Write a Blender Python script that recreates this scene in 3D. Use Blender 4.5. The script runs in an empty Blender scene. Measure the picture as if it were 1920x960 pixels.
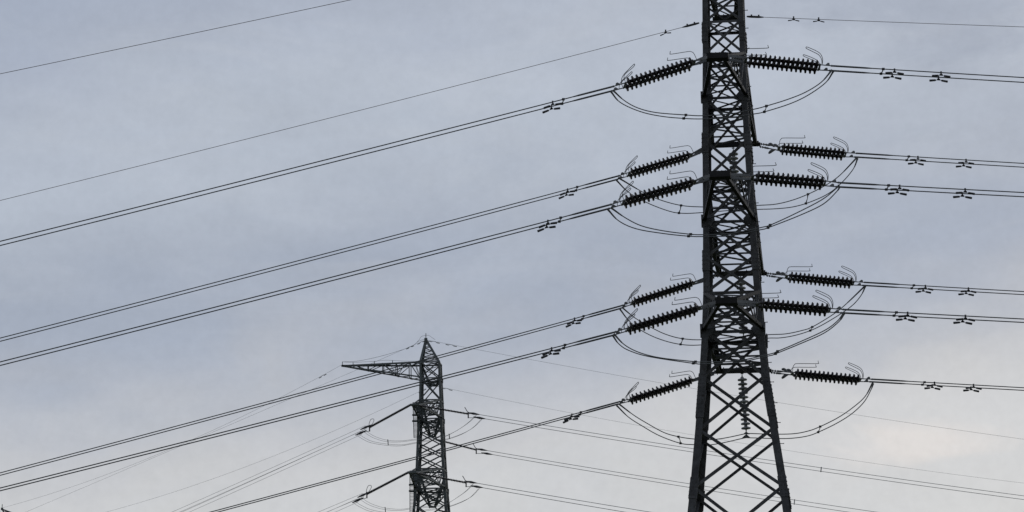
import bpy, bmesh, math, random
from mathutils import Vector, Matrix
random.seed(7)
C = bpy.context.scene.collection
# ------------------------------------------------------------------ camera
F = 4600.0; TH = math.radians(13.5); CAMZ = 1.6
CT, ST = math.cos(TH), math.sin(TH)
cam = bpy.data.cameras.new('camera'); camo = bpy.data.objects.new('camera', cam); C.objects.link(camo)
cam.sensor_width = 36; cam.lens = F/1920*36; cam.clip_start = 0.5; cam.clip_end = 20000
camo.location = (0, 0, CAMZ); camo.rotation_euler = (math.pi/2+TH, 0, 0)
bpy.context.scene.camera = camo
# ------------------------------------------------------------------ world: Nishita sky behind a closed layer of stratus
SUN_EL, SUN_AZ = math.radians(30), math.radians(24)      # azimuth to the right of the view direction
W = bpy.data.worlds.new('World'); bpy.context.scene.world = W; W.use_nodes = True
nt = W.node_tree; N = nt.nodes; L = nt.links
for n in list(N): N.remove(n)
def nd(t, **k):
    n = N.new(t)
    for a, b in k.items(): setattr(n, a, b)
    return n
def mth(op, a, b=None, c=None, clamp=False):
    n = nd('ShaderNodeMath', operation=op, use_clamp=clamp)
    for i, v in enumerate((a, b, c)):
        if v is None: continue
        if isinstance(v, (int, float)): n.inputs[i].default_value = v
        else: L.new(v, n.inputs[i])
    return n.outputs[0]
def mixc(fac, a, b, blend='MIX'):
    n = nd('ShaderNodeMix', data_type='RGBA', blend_type=blend)
    for s, v in ((n.inputs[0], fac), (n.inputs[6], a), (n.inputs[7], b)):
        if isinstance(v, (int, float)): s.default_value = v
        elif isinstance(v, tuple): s.default_value = (*v, 1)
        else: L.new(v, s)
    return n.outputs[2]
def smooth(v, a, b):
    n = nd('ShaderNodeMapRange', interpolation_type='SMOOTHSTEP'); L.new(v, n.inputs[0])
    n.inputs[1].default_value = a; n.inputs[2].default_value = b
    return n.outputs[0]
out = nd('ShaderNodeOutputWorld'); bg = nd('ShaderNodeBackground'); L.new(bg.outputs[0], out.inputs[0])
sky = nd('ShaderNodeTexSky', sky_type='NISHITA'); sky.sun_disc = False
sky.sun_elevation = SUN_EL; sky.sun_rotation = SUN_AZ
tc = nd('ShaderNodeTexCoord'); sep = nd('ShaderNodeSeparateXYZ'); L.new(tc.outputs['Generated'], sep.inputs[0])
def noise(scale, sc=(1, 1, 1), off=(0, 0, 0), detail=4, rough=.5, dist=0):
    m = nd('ShaderNodeMapping'); L.new(tc.outputs['Generated'], m.inputs[0])
    m.inputs['Scale'].default_value = sc; m.inputs['Location'].default_value = off
    n = nd('ShaderNodeTexNoise'); n.inputs['Scale'].default_value = scale; n.inputs['Detail'].default_value = detail
    n.inputs['Roughness'].default_value = rough; n.inputs['Distortion'].default_value = dist
    L.new(m.outputs[0], n.inputs['Vector']); return n.outputs[0]
big = noise(5, (1, 1, 2.4), (.3, .1, .7), 3, .45, .3)
mid = noise(13, (1, 1, 2.0), (1.3, .1, 2.7), 5, .5, .4)
fine = noise(45, (1, 1, 1.6), (3, .1, .7), 5, .55, .2)
wisp = noise(22, (1, 1, 2.6), (5, 2, .7), 7, .62, .8)
DX, DZ = sep.outputs[0], sep.outputs[2]
# elevation with a wobble: the stratus thins towards the horizon
zz = mth('ADD', DZ, mth('MULTIPLY', mth('SUBTRACT', big, .5), .10))
zz = mth('ADD', zz, mth('MULTIPLY', mth('SUBTRACT', mid, .5), .05))
zz = mth('SUBTRACT', zz, mth('MULTIPLY', DX, .14))
ramp = nd('ShaderNodeValToRGB'); L.new(mth('MULTIPLY', zz, 2.0, clamp=True), ramp.inputs[0])
ramp.color_ramp.interpolation = 'CARDINAL'
els = ramp.color_ramp.elements
def S(r, g, b): return tuple(((v/255+.055)/1.055)**2.4 if v > 10 else v/255/12.92 for v in (r, g, b))
stops = [(0, (212, 210, 206)), (.28, (204, 205, 207)), (.318, (199, 200, 203)), (.352, (187, 190, 197)), (.42, (166, 174, 189)),
         (.5, (170, 178, 192)), (.59, (180, 188, 201)), (.67, (172, 180, 195)), (.75, (163, 172, 189)), (1, (168, 176, 192))]
els[0].position = 0; els[0].color = (*S(*stops[0][1]), 1); els[1].position = 1; els[1].color = (*S(*stops[-1][1]), 1)
for p, c in stops[1:-1]:
    e = els.new(p); e.color = (*S(*c), 1)
def blob(x, y, rx, ry):          # a soft patch in the cloud layer around the direction (x, y) = (sideways, up)
    a = mth('DIVIDE', mth('SUBTRACT', DX, x), rx); b = mth('DIVIDE', mth('SUBTRACT', DZ, y), ry)
    d = mth('SQRT', mth('ADD', mth('MULTIPLY', a, a), mth('MULTIPLY', b, b)))
    d = mth('ADD', d, mth('MULTIPLY', mth('SUBTRACT', mid, .5), 1.6)); d = mth('ADD', d, mth('MULTIPLY', mth('SUBTRACT', wisp, .5), 1.6))
    return mth('SUBTRACT', 1, smooth(d, 0.1, 1.1))
col = ramp.outputs[0]
col = mixc(mth('MULTIPLY', blob(.165, .162, .12, .030), .35), col, S(214, 213, 213))
col = mixc(mth('MULTIPLY', blob(.163, .157, .046, .011), .55), col, S(234, 226, 221))
col = mixc(mth('MULTIPLY', blob(.180, .340, .10, .040), .7), col, S(158, 167, 184))
streak = noise(9, (1.0, 1, 4.0), (2.2, 7, .4), 6, .6, 1.0)
micro = noise(260, (1, 1, 1), (3, .1, .7), 2, .6)
tone = mth('ADD', 1, mth('ADD', mth('MULTIPLY', mth('SUBTRACT', mid, .5), .16), mth('MULTIPLY', mth('SUBTRACT', fine, .5), .08)))
tone = mth('ADD', tone, mth('ADD', mth('MULTIPLY', mth('SUBTRACT', wisp, .5), .11), mth('MULTIPLY', mth('SUBTRACT', micro, .5), .10)))
col = mixc(mth('MULTIPLY', smooth(streak, .42, .72), .26), col, mixc(.5, col, S(205, 208, 213)))
vm = nd('ShaderNodeVectorMath', operation='SCALE'); L.new(col, vm.inputs[0]); L.new(tone, vm.inputs['Scale'])
sk = nd('ShaderNodeVectorMath', operation='SCALE'); L.new(sky.outputs[0], sk.inputs[0]); sk.inputs['Scale'].default_value = .08
fin = mixc(.95, sk.outputs[0], vm.outputs[0])
L.new(fin, bg.inputs[0]); bg.inputs[1].default_value = 1.0
# ------------------------------------------------------------------ veiled sun, high behind the pylons
sl = bpy.data.lights.new('sun', 'SUN'); sl.energy = .5; sl.angle = math.radians(20); sl.color = (1, .96, .9)
so = bpy.data.objects.new('sun', sl); C.objects.link(so)
sd = Vector((math.sin(SUN_AZ)*math.cos(SUN_EL), math.cos(SUN_AZ)*math.cos(SUN_EL), math.sin(SUN_EL)))
so.rotation_euler = sd.to_track_quat('Z', 'Y').to_euler(); so.location = (0, 0, 200)
sc = bpy.context.scene
sc.view_settings.view_transform = 'Standard'; sc.view_settings.look = 'None'; sc.view_settings.exposure = 0; sc.view_settings.gamma = 1
sc.render.filter_size = 1.5

# ------------------------------------------------------------------ survey helpers
def ray(x, y):
    a, b = (x-960)/F, (480-y)/F
    return Vector((a, CT-b*ST, ST+b*CT))
def atY(x, y, Y): d = ray(x, y); return Vector((0, 0, CAMZ))+d*(Y/d.y)
def atZ(x, y, Z): d = ray(x, y); return Vector((0, 0, CAMZ))+d*((Z-CAMZ)/d.z)
def proj(p):
    q = Vector(p)-Vector((0, 0, CAMZ)); dep = q.y*CT+q.z*ST; up = -q.y*ST+q.z*CT
    return 960+F*q.x/dep, 480-F*up/dep, dep
def atLine(x, y, P, t):                # where the sight line meets the vertical plane through P along (1, t)
    d = ray(x, y); o = Vector((0, 0, CAMZ))
    k = (P.y-t*P.x)/(d.y-t*d.x)
    return o+d*k
# ------------------------------------------------------------------ materials
def mat(name, col, rough=.6, metal=0, var=.35, scale=3.0, stain=None, spec=.5):
    m = bpy.data.materials.new(name); m.use_nodes = True; t = m.node_tree
    b = t.nodes['Principled BSDF']; b.inputs['Roughness'].default_value = rough; b.inputs['Metallic'].default_value = metal
    b.inputs['Specular IOR Level'].default_value = spec
    g = t.nodes.new('ShaderNodeNewGeometry'); n = t.nodes.new('ShaderNodeTexNoise'); n.inputs['Scale'].default_value = scale
    n.inputs['Detail'].default_value = 6; n.inputs['Roughness'].default_value = .65
    t.links.new(g.outputs['Position'], n.inputs['Vector'])
    r = t.nodes.new('ShaderNodeValToRGB'); t.links.new(n.outputs[0], r.inputs[0])
    lo = tuple(c*(1-var) for c in col); hi = tuple(min(1, c*(1+var)) for c in col)
    r.color_ramp.elements[0].position = .3; r.color_ramp.elements[0].color = (*lo, 1)
    r.color_ramp.elements[1].position = .7; r.color_ramp.elements[1].color = (*hi, 1)
    src = r.outputs[0]
    if stain:
        n2 = t.nodes.new('ShaderNodeTexNoise'); n2.inputs['Scale'].default_value = scale*3.3; n2.inputs['Detail'].default_value = 4
        t.links.new(g.outputs['Position'], n2.inputs['Vector'])
        mr = t.nodes.new('ShaderNodeMapRange'); mr.inputs[1].default_value = .55; mr.inputs[2].default_value = .72
        t.links.new(n2.outputs[0], mr.inputs[0])
        mx = t.nodes.new('ShaderNodeMix'); mx.data_type = 'RGBA'; t.links.new(mr.outputs[0], mx.inputs[0])
        t.links.new(src, mx.inputs[6]); mx.inputs[7].default_value = (*stain, 1); src = mx.outputs[2]
    oi = t.nodes.new('ShaderNodeObjectInfo'); q = t.nodes.new('ShaderNodeMapRange'); t.links.new(oi.outputs['Random'], q.inputs[0])
    q.inputs[3].default_value = .8; q.inputs[4].default_value = 1.2
    s = t.nodes.new('ShaderNodeVectorMath'); s.operation = 'SCALE'; t.links.new(src, s.inputs[0]); t.links.new(q.outputs[0], s.inputs['Scale'])
    t.links.new(s.outputs[0], b.inputs['Base Color'])
    return m
M_steel = mat('weathered_galvanised_steel', (.040, .042, .045), .55, .0, .6, 2.6, (.020, .018, .017), spec=.3)
M_dark = mat('shade_darkened_steel', (.014, .014, .015), .65, 0, .4, 3, spec=.15)  # steel with the shade of the crossarm undersides put into its colour
M_steel2 = mat('grey_green_painted_steel', (.052, .063, .065), .6, 0, .25, 1.0)
M_fit = mat('galvanised_fittings', (.10, .105, .11), .5, .2, .3, 6)
M_por = mat('dark_glazed_porcelain', (.016, .014, .016), .25, 0, .3, 8, spec=.3)
M_glass = mat('pale_grey_porcelain', (.20, .21, .22), .3, 0, .3, 6)
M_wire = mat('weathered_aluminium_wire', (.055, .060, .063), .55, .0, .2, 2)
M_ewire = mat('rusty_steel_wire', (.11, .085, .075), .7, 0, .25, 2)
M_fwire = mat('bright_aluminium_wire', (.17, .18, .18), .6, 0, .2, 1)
M_damp = mat('black_cast_weight', (.022, .023, .028), .5, 0, .2, 5)
M_conc = mat('footing_concrete', (.32, .31, .29), .9, 0, .25, 2)
M_ground = mat('rough_grass', (.06, .075, .03), .95, 0, .5, .25, (.10, .085, .05))

# ------------------------------------------------------------------ mesh helpers
class MB:
    def __init__(s): s.v = []; s.f = []; s.sm = []
    def poly(s, vs, fs, smooth=False):
        o = len(s.v); s.v += [Vector(v) for v in vs]; s.f += [[i+o for i in f] for f in fs]; s.sm += [smooth]*len(fs)
    def prism(s, p, q, prof, a, b):
        p, q = Vector(p), Vector(q); n = len(prof)
        vs = [p+a*x+b*y for x, y in prof]+[q+a*x+b*y for x, y in prof]
        fs = [[i, (i+1) % n, (i+1) % n+n, i+n] for i in range(n)]
        if n == 6:
            fs += [[0, 1, 2, 3], [0, 3, 4, 5], [9, 8, 7, 6], [11, 10, 9, 6]]
        else: fs += [list(range(n))[::-1], [i+n for i in range(n)]]
        s.poly(vs, fs)
    def angle(s, p, q, w, t, a, b):       # L section; corner on p-q, flanges towards a and b
        ax = (Vector(q)-Vector(p)).normalized()
        a = Vector(a); a = (a-ax*a.dot(ax)).normalized()
        b = Vector(b); b = (b-ax*b.dot(ax)); b = (b-a*b.dot(a)).normalized()
        s.prism(p, q, [(0, 0), (w, 0), (w, t), (t, t), (t, w), (0, w)], a, b)
    def brace(s, p, q, w, n, flip=1, inset=.03):
        p = Vector(p)+Vector(n)*inset; q = Vector(q)+Vector(n)*inset
        ax = (q-p).normalized(); a = ax.cross(Vector(n)).normalized()*flip
        p = p-a*w/2; q = q-a*w/2
        s.angle(p, q, w, max(.008, w*.13), a, n)
    def box(s, p, q, w, h, up=(0, 0, 1), w2=None, h2=None):
        p, q = Vector(p), Vector(q); ax = (q-p).normalized(); up = Vector(up)
        if abs(ax.dot(up)) > .98: up = Vector((0, 1, 0))
        a = ax.cross(up).normalized(); b = a.cross(ax).normalized()
        w2 = w if w2 is None else w2; h2 = h if h2 is None else h2
        vs = [c+a*x*W_+b*y*H_ for c, W_, H_ in ((p, w/2, h/2), (q, w2/2, h2/2)) for x, y in ((-1, -1), (1, -1), (1, 1), (-1, 1))]
        s.poly(vs, [[0, 1, 5, 4], [1, 2, 6, 5], [2, 3, 7, 6], [3, 0, 4, 7], [3, 2, 1, 0], [4, 5, 6, 7]])
    def tube(s, pts, r, n=6, close=True):
        pts = [Vector(p) for p in pts]; m = len(pts); vs = []
        rr = r if isinstance(r, (list, tuple)) else [r]*m
        up = Vector((0, .3, 1)).normalized()
        for i, p in enumerate(pts):
            d = (pts[min(i+1, m-1)]-pts[max(i-1, 0)]).normalized()
            if i == 0: a = d.cross(up); a = a.normalized() if a.length > .05 else d.cross(Vector((1, 0, 0))).normalized()
            else: a = (a-d*a.dot(d)).normalized()
            b = d.cross(a)
            vs += [p+a*rr[i]*math.cos(2*math.pi*k/n)+b*rr[i]*math.sin(2*math.pi*k/n) for k in range(n)]
        fs = [[i*n+k, i*n+(k+1) % n, (i+1)*n+(k+1) % n, (i+1)*n+k] for i in range(m-1) for k in range(n)]
        s.poly(vs, fs, True)
        if close: s.poly(vs[:n], [list(range(n))[::-1]]); s.poly(vs[-n:], [list(range(n))])
    def lathe(s, prof, n=16, mtx=None):   # prof (r, z)
        vs = []; m = len(prof)
        for r, z in prof: vs += [Vector((r*math.cos(2*math.pi*k/n), r*math.sin(2*math.pi*k/n), z)) for k in range(n)]
        if mtx is not None: vs = [mtx @ v for v in vs]
        s.poly(vs, [[i*n+k, i*n+(k+1) % n, (i+1)*n+(k+1) % n, (i+1)*n+k] for i in range(m-1) for k in range(n)], True)
    def plate(s, pts, n, t):              # flat polygon with thickness
        n = Vector(n).normalized(); pts = [Vector(p) for p in pts]; k = len(pts)
        s.poly([p-n*t/2 for p in pts]+[p+n*t/2 for p in pts],
               [list(range(k))[::-1], [i+k for i in range(k)]]+[[i, (i+1) % k, (i+1) % k+k, i+k] for i in range(k)])
    def mesh(s, name, m, off=Vector((0, 0, 0))):
        me = bpy.data.meshes.new(name); me.from_pydata([v-off for v in s.v], [], s.f)
        me.polygons.foreach_set('use_smooth', s.sm); me.materials.append(m)
        bm = bmesh.new(); bm.from_mesh(me); bmesh.ops.recalc_face_normals(bm, faces=bm.faces); bm.to_mesh(me); bm.free()
        return me
def wloc(o):
    p = Vector((0, 0, 0))
    while o is not None: p += o.location; o = o.parent
    return p
def tag(o, label=None, cat=None, group=None, kind=None):
    if label: o['label'] = label
    if cat: o['category'] = cat
    if group: o['group'] = group
    if kind: o['kind'] = kind
    return o
def root(name, loc, label, cat, group=None):
    o = bpy.data.objects.new(name, None); C.objects.link(o); o.location = loc; o.empty_display_size = .3
    return tag(o, label, cat, group)
def part(name, mb, m, parent):
    o = bpy.data.objects.new(name, mb.mesh(name, m, wloc(parent) if parent else Vector((0, 0, 0)))); C.objects.link(o)
    if parent: o.parent = parent
    return o

# ------------------------------------------------------------------ ground
def gz(x, y):
    d = max(0, -x-20); s = d*d/(d+25)*.26
    return -65*(1-math.exp(-s/65)) + .6*math.sin(x*.021+1)*math.cos(y*.017)*min(1, (abs(x)+abs(y))/200)
g = MB(); n = 90; xs = [math.copysign(abs(i/n)**2.2*6000, i) for i in range(-n, n+1)]
vs = [(x, y, gz(x, y)) for y in xs for x in xs]; m_ = 2*n+1
g.poly(vs, [[j*m_+i, j*m_+i+1, (j+1)*m_+i+1, (j+1)*m_+i] for j in range(2*n) for i in range(2*n)], True)
go = part('ground', g, M_ground, None); tag(go, kind='structure')

# ------------------------------------------------------------------ pylons
def frame(Xc, Yc, psi):
    u = Vector((math.cos(psi), -math.sin(psi), 0)); w = Vector((math.sin(psi), math.cos(psi), 0)); o = Vector((Xc, Yc, 0))
    return o, u, w
def survey(o, u, w, rows):
    res = []
    for y, xl, xr in rows:
        hw, uc = 1.0, 0.0
        for _ in range(12):
            z = None
            q = o-w*hw; d = ray((xl+xr)/2, y); k = (q-Vector((0, 0, CAMZ))).dot(w)/d.dot(w); z = CAMZ+d.z*k
            ul, ur = uc-hw, uc+hw
            for _ in range(3):
                px, _, dep = proj(o+u*ul-w*hw+Vector((0, 0, z))); ul += (xl-px)*dep/F
                px, _, dep = proj(o+u*ur-w*hw+Vector((0, 0, z))); ur += (xr-px)*dep/F
            hw, uc = (ur-ul)/2, (ur+ul)/2
        res.append([z, uc, hw])
    return res
class Tower:
    def __init__(s, name, o, u, w, levels, label, mat_, legw, brw, group):
        s.o, s.u, s.w, s.lv, s.m, s.lw, s.bw = o, u, w, levels, mat_, legw, brw
        s.base = o+u*levels[-1][1]; s.base = Vector((s.base.x, s.base.y, levels[-1][0]))
        s.root = root(name, s.base, label, 'pylon', group)
    def c(s, i, k):                      # corner k (0 front left, 1 front right, 2 back right, 3 back left) at level i
        z, uc, hw = s.lv[i]; a = (-1, 1, 1, -1)[k]; b = (-1, -1, 1, 1)[k]
        return s.o+s.u*(uc+a*hw)+s.w*b*hw+Vector((0, 0, z))
    def nrm(s, k): return (s.w, -s.u, -s.w, s.u)[k]     # inward normal of face between corner k and k+1
    def body(s, sub=None):
        nl = len(s.lv)
        for k in range(4):
            a = s.u*(1, -1, -1, 1)[k]; b = s.w*(1, 1, -1, -1)[k]
            mb = MB()
            for i in range(nl-1): mb.angle(s.c(i, k), s.c(i+1, k), s.lw(i), s.lw(i)*.12, a, b)
            part('leg', mb, s.m, s.root)
        for i in range(nl-1):
            for k in range(4):
                j = (k+1) % 4; n = s.nrm(k); mb = MB(); bw = s.bw(i)
                A, B, D, E = s.c(i, k), s.c(i, j), s.c(i+1, k), s.c(i+1, j)
                e = (B-A).normalized()*s.lw(i)*.5; e2 = (E-D).normalized()*s.lw(i)*.5
                mb.brace(A+e, E-e2, bw, n, 1, s.lw(i)*.14); mb.brace(B-e, D+e2, bw, n, -1, s.lw(i)*.14+bw*.16)
                if sub and i >= sub:     # redundant members of the splayed lower body
                    mid_ = (A+B+D+E)/4
                    mb.brace((A+D)/2, (A+mid_)/2+(mid_-A)*.0, bw*.6, n, 1, .05); mb.brace((B+E)/2, (B+mid_)/2, bw*.6, n, 1, .05)
                part('cross_brace', mb, s.m, s.root)
    def ring(s, i, plan=True):
        for k in range(4):
            j = (k+1) % 4; mb = MB(); n = s.nrm(k)
            mb.angle(s.c(i, k)+n*.05, s.c(i, j)+n*.05, s.bw(i)*1.15, .014, Vector((0, 0, -1)), n)
            part('horizontal_strut', mb, s.m, s.root)
        if plan:
            mb = MB()
            mb.brace(s.c(i, 0), s.c(i, 2), s.bw(i)*.55, (0, 0, -1), 1, .02); mb.brace(s.c(i, 1), s.c(i, 3), s.bw(i)*.55, (0, 0, -1), 1, .09)
            part('plan_brace', mb, s.m, s.root)
    def arm(s, il, iu, side, tl, tr, cw, nb=4, tipw=.3, label=None):
        # side 0 front (towards the camera), 2 back, 3 left; tl / tr are the two corners of the outer end
        kl, kr = {0: (0, 1), 2: (3, 2), 3: (0, 3)}[side]
        Ll, Lr, Ul, Ur = s.c(il, kl), s.c(il, kr), s.c(iu, kl), s.c(iu, kr)
        tl, tr = Vector(tl), Vector(tr); up = Vector((0, 0, 1))
        out_ = ((tl+tr)/2-(Ll+Lr)/2); ins = (Lr-Ll).normalized()
        mb = MB()
        mb.angle(Ll, tl, cw, cw*.13, ins, up); mb.angle(Lr, tr, cw, cw*.13, -ins, up)
        cu = cw*(1.3 if side == 2 else .85); mb.angle(Ul, tl+up*.12, cu, cu*.12, ins, -up); mb.angle(Ur, tr+up*.12, cu, cu*.12, -ins, -up)
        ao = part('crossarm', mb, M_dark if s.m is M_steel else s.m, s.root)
        if label: ao['label'] = label
        lb = MB(); P = lambda a, b, t: a+(b-a)*t
        nb_ = nb
        for q in range(nb_):
            t0, t1 = q/nb_, (q+1)/nb_; tm = (t0+t1)/2
            bw = cw*(.5 if s.m is M_steel else .6)
            A0, A1, B0, B1 = P(Ll, tl, t0), P(Ll, tl, t1), P(Lr, tr, t0), P(Lr, tr, t1)
            if q % 2 == 0: lb.brace(A0, B1, bw, up, 1, .02)
            else: lb.brace(B0, A1, bw, up, 1, .02)
            if q: lb.brace(A0, B0, bw, up, 1, .03)
            for X, Y_, tt, sg in ((Ll, Ul, tl, 1), (Lr, Ur, tr, -1)):
                nn = ins*sg
                a0, a1, b0, b1 = P(X, tt, t0), P(X, tt, t1), P(Y_, tt+up*.12, t0), P(Y_, tt+up*.12, t1)
                if q < nb_-1: lb.brace(a0 if q % 2 else b0, b1 if q % 2 else a1, bw, nn, 1, .02); lb.brace(a1, b1, bw*.8, nn, 1, .03)
            C0, C1, D0, D1 = P(Ul, tl+up*.12, t0), P(Ul, tl+up*.12, t1), P(Ur, tr+up*.12, t0), P(Ur, tr+up*.12, t1)
            if q < nb_-1: lb.brace(C0 if q % 2 else D0, D1 if q % 2 else C1, bw*.8, -up, 1, .02)
        part('lattice', lb, s.m, ao)
        e = MB(); d = (tr-tl).normalized(); o_ = out_.normalized()
        e.box(tl-d*.12+up*.06, tr+d*.12+up*.06, tipw*(1 if side else 1.5), .12 if side else .2)
        e.box(tl-d*.05+up*(.17 if side else .185), tr+d*.05+up*(.17 if side else .185), tipw*.7, .05)
        for pp in (tl, tr): e.plate([pp-d*.11-o_*tipw*.9+up*.02, pp+d*.11-o_*tipw*.9+up*.02, pp+d*.11+o_*tipw*.3+up*.02, pp-d*.11+o_*tipw*.3+up*.02], (0, 0, 1), .03)
        for q in range(4):
            pp = tl+(tr-tl)*(q+.5)/4+up*.19; e.box(pp, pp+up*.06, .035, .035)
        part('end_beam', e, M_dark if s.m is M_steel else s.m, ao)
        # gusset plates where the lower chords meet the legs
        lw = s.lw(il)
        for k, sg in ((kl, 1), (kr, -1)):
            p = s.c(il, k); fn = s.nrm({0: 0, 2: 2, 3: 3}[side]); ii = ins*sg; gp = MB()
            gp.plate([p-ii*.06-up*lw*1.1, p+ii*lw*1.3-up*lw*.8, p+ii*lw*1.9+up*lw*.1, p+ii*lw*1.2+up*lw*.9, p-ii*.07+up*lw*1.0], fn, .05)
            gp.plate([p-fn*lw*1.0-ii*.02, p+fn*lw*.7-up*lw*1.0-ii*.03, p+fn*lw*.9-ii*.03, p+fn*lw*.7+up*lw*1.0-ii*.03, p-fn*lw*.5+up*lw*.5-ii*.02], ii, .045)
            part('gusset_plate', gp, s.m, ao)
        return ao
    def splice(s, i, k, frac, ln, wd):
        p = s.c(i, k)+(s.c(i+1, k)-s.c(i, k))*frac; ax = (s.c(i+1, k)-s.c(i, k)).normalized()
        a = s.u*(1, -1, -1, 1)[k]; b = s.w*(1, 1, -1, -1)[k]; mb = MB()
        q = p-a*.028-b*.028
        mb.angle(q-ax*ln/2, q+ax*ln/2, wd, .025, a, b)
        for r in range(int(ln/.16)):
            for off in (.3, .7):
                c_ = q-ax*ln/2+ax*(.06+r*.16)
                mb.box(c_+a*wd*off, c_+a*wd*off-b*.02, .03, .03); mb.box(c_+b*wd*off, c_+b*wd*off-a*.014, .03, .03)
        part('splice_plate', mb, s.m, s.root)
    def footings(s):
        for k in range(4):
            p = s.c(len(s.lv)-1, k); mb = MB(); zg = gz(p.x, p.y)
            mb.box((p.x, p.y, zg-.6), (p.x, p.y, p.z+.3), .9, .9, w2=.6, h2=.6); part('footing', mb, M_conc, s.root)

# ---- near pylon
PSI = math.radians(8)
O1, U1, W1 = frame(0, 91.25, PSI)
rows = [(37, 1317, 1394.5), (98, 1317.5, 1397.5), (180, 1317, 1401), (262, 1317, 1406), (333, 1317.5, 1411), (412, 1318, 1416), (480, 1318, 1420.5),
        (545, 1318.5, 1426), (618, 1316, 1432), (705, 1311, 1441), (803, 1303.5, 1457), (912, 1294, 1475)]
xc = atY(1375, 400, 91.25).x; O1 = Vector((xc, 91.25, 0))
lv = survey(O1, U1, W1, rows)
top = lv[0]; z_e = 33.3+CAMZ
pre = []
for z in (z_e+1.65, z_e, (z_e+top[0])/2):
    k = (z-top[0]); pre.append([z, top[1], top[2]-.012*k])
lv = pre+lv
a, b = lv[-1], lv[-2]; du = (a[1]-b[1])/(a[0]-b[0]); dh = (a[2]-b[2])/(a[0]-b[0])
for z in (a[0]-2.9, a[0]-6.3, a[0]-10.2, .15):
    lv.append([z, a[1], a[2]+dh*(z-a[0])])
# indices: 0 top,1 earth arm,2 ,3 y37,4 y98(A up),5 y180(A low),6 y262,7 y333(B up),8 y412(B low),9 y480,10 y545(C up),11 y618(C low),12 y705,13 y803,14 y912
T1 = Tower('lattice_pylon', O1, U1, W1, lv, 'large dark steel lattice pylon nearest to the viewer, right of centre',
           M_steel, lambda i: .20+.005*i, lambda i: .078+.0026*i, None)
T1.body(sub=15)
for i in (0, 1, 3, 4, 5, 7, 8, 10, 11, 15, 17): T1.ring(i)
def tips(cx, y, w, Z):        # two outer corners of an arm at height Z around the pixel (cx, y)
    c = atZ(cx, y, Z); return c-U1*w/2, c+U1*w/2, c
lvl = T1.lv
FA = tips(1345.5, 110, .56, lvl[5][0]); FB = tips(1350, 332, .52, lvl[8][0]); FC = tips(1362, 569, .56, lvl[11][0])
BA = tips(1376, 275, 1.95, lvl[5][0]); BB = tips(1389, 517, 1.95, lvl[8][0]); BC = tips(1393, 699, 2.1, lvl[11][0])
T1.arm(5, 4, 0, FA[0], FA[1], .125, 4); T1.arm(8, 7, 0, FB[0], FB[1], .13, 4); T1.arm(11, 10, 0, FC[0], FC[1], .13, 4)
T1.arm(5, 4, 2, BA[0], BA[1], .14, 4, tipw=.2); T1.arm(8, 7, 2, BB[0], BB[1], .15, 4, tipw=.2); T1.arm(11, 10, 2, BC[0], BC[1], .15, 4, tipw=.2)
EF = tips(1345, -147, .5, z_e); EB = tips(1362, 37, .9, z_e)
T1.arm(1, 0, 0, EF[0], EF[1], .11); T1.arm(1, 0, 2, EB[0], EB[1], .12, 3, tipw=.2)
# pyramid top
mb = MB(); ap = O1+U1*lvl[0][1]+Vector((0, 0, lvl[0][0]+2.2))
for k in range(4): mb.angle(lvl and T1.c(0, k), ap, .1, .012, U1*(1, -1, -1, 1)[k], W1*(1, 1, -1, -1)[k])
for k in range(4):
    mb.brace((T1.c(0, k)+ap)/2, (T1.c(0, (k+1) % 4)+ap)/2, .06, T1.nrm(k)); mb.brace(T1.c(0, k), (T1.c(0, (k+1) % 4)+ap)/2, .06, T1.nrm(k))
part('peak', mb, M_steel, T1.root)
for k in range(4):
    for i, fr in ((3, .35), (6, .05), (9, .1), (12, .35), (14, .0)):
        T1.splice(i, k, fr, .8 if i != 12 else 1.7, .21+.008*i)
# step bolts up the right front leg
H_ = 16.0; j = 0
while H_ < z_e:
    i = max(q for q in range(len(lvl)) if lvl[q][0] >= H_); fr = (lvl[i][0]-H_)/(lvl[i][0]-lvl[i+1][0])
    p = T1.c(i, 1)+(T1.c(i+1, 1)-T1.c(i, 1))*fr; mb = MB(); q_ = p+W1*(.03 if j % 2 else .16)
    mb.box(q_-U1*.02, q_+U1*.15, .022, .022); mb.box(q_+U1*.14, q_+U1*.16, .035, .035)
    part('step_bolt', mb, M_steel, T1.root); H_ += .78; j += 1
T1.footings()

# ------------------------------------------------------------------ insulators
def disc_mesh(name, r, pitch, m, n=18):
    mb = MB()
    mb.lathe([(.0, 0), (r*.32, .0), (r*.38, pitch*.08), (r*.38, pitch*.30), (r*.55, pitch*.38), (r*.90, pitch*.46), (r, pitch*.54), (r, pitch*.76),
              (r*.93, pitch*.84), (r*.78, pitch*.85), (r*.45, pitch*.86), (r*.38, pitch*.96), (r*.32, pitch*1.0), (0, pitch)], n)
    return mb.mesh(name, m)
D_dark = disc_mesh('disc', .172, .17, M_por); D_pale = disc_mesh('disc', .195, .17, M_glass)
def string(parent, S_, E_, dm, pitch, m=M_fit, discs=True):
    S_, E_ = Vector(S_), Vector(E_); ax = (E_-S_); ln = ax.length; n = max(2, int(round(ln/pitch))); k = ln/n
    mb = MB(); mb.tube([Vector((0, 0, -.05)), Vector((0, 0, ln+.05))], .028, 8)
    o = bpy.data.objects.new('insulator_string', mb.mesh('insulator_string', m)); C.objects.link(o); o.parent = parent
    o.location = S_-wloc(parent); o.rotation_mode = 'QUATERNION'; o.rotation_quaternion = ax.to_track_quat('Z', 'Y')
    for q in range(n):
        d = bpy.data.objects.new('disc', dm); C.objects.link(d); d.parent = o; d.location = (0, 0, q*k); d.scale = (1, 1, k/pitch)
    return o
UP = Vector((0, 0, 1)); DP = Vector((0, 1, 0))
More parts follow.
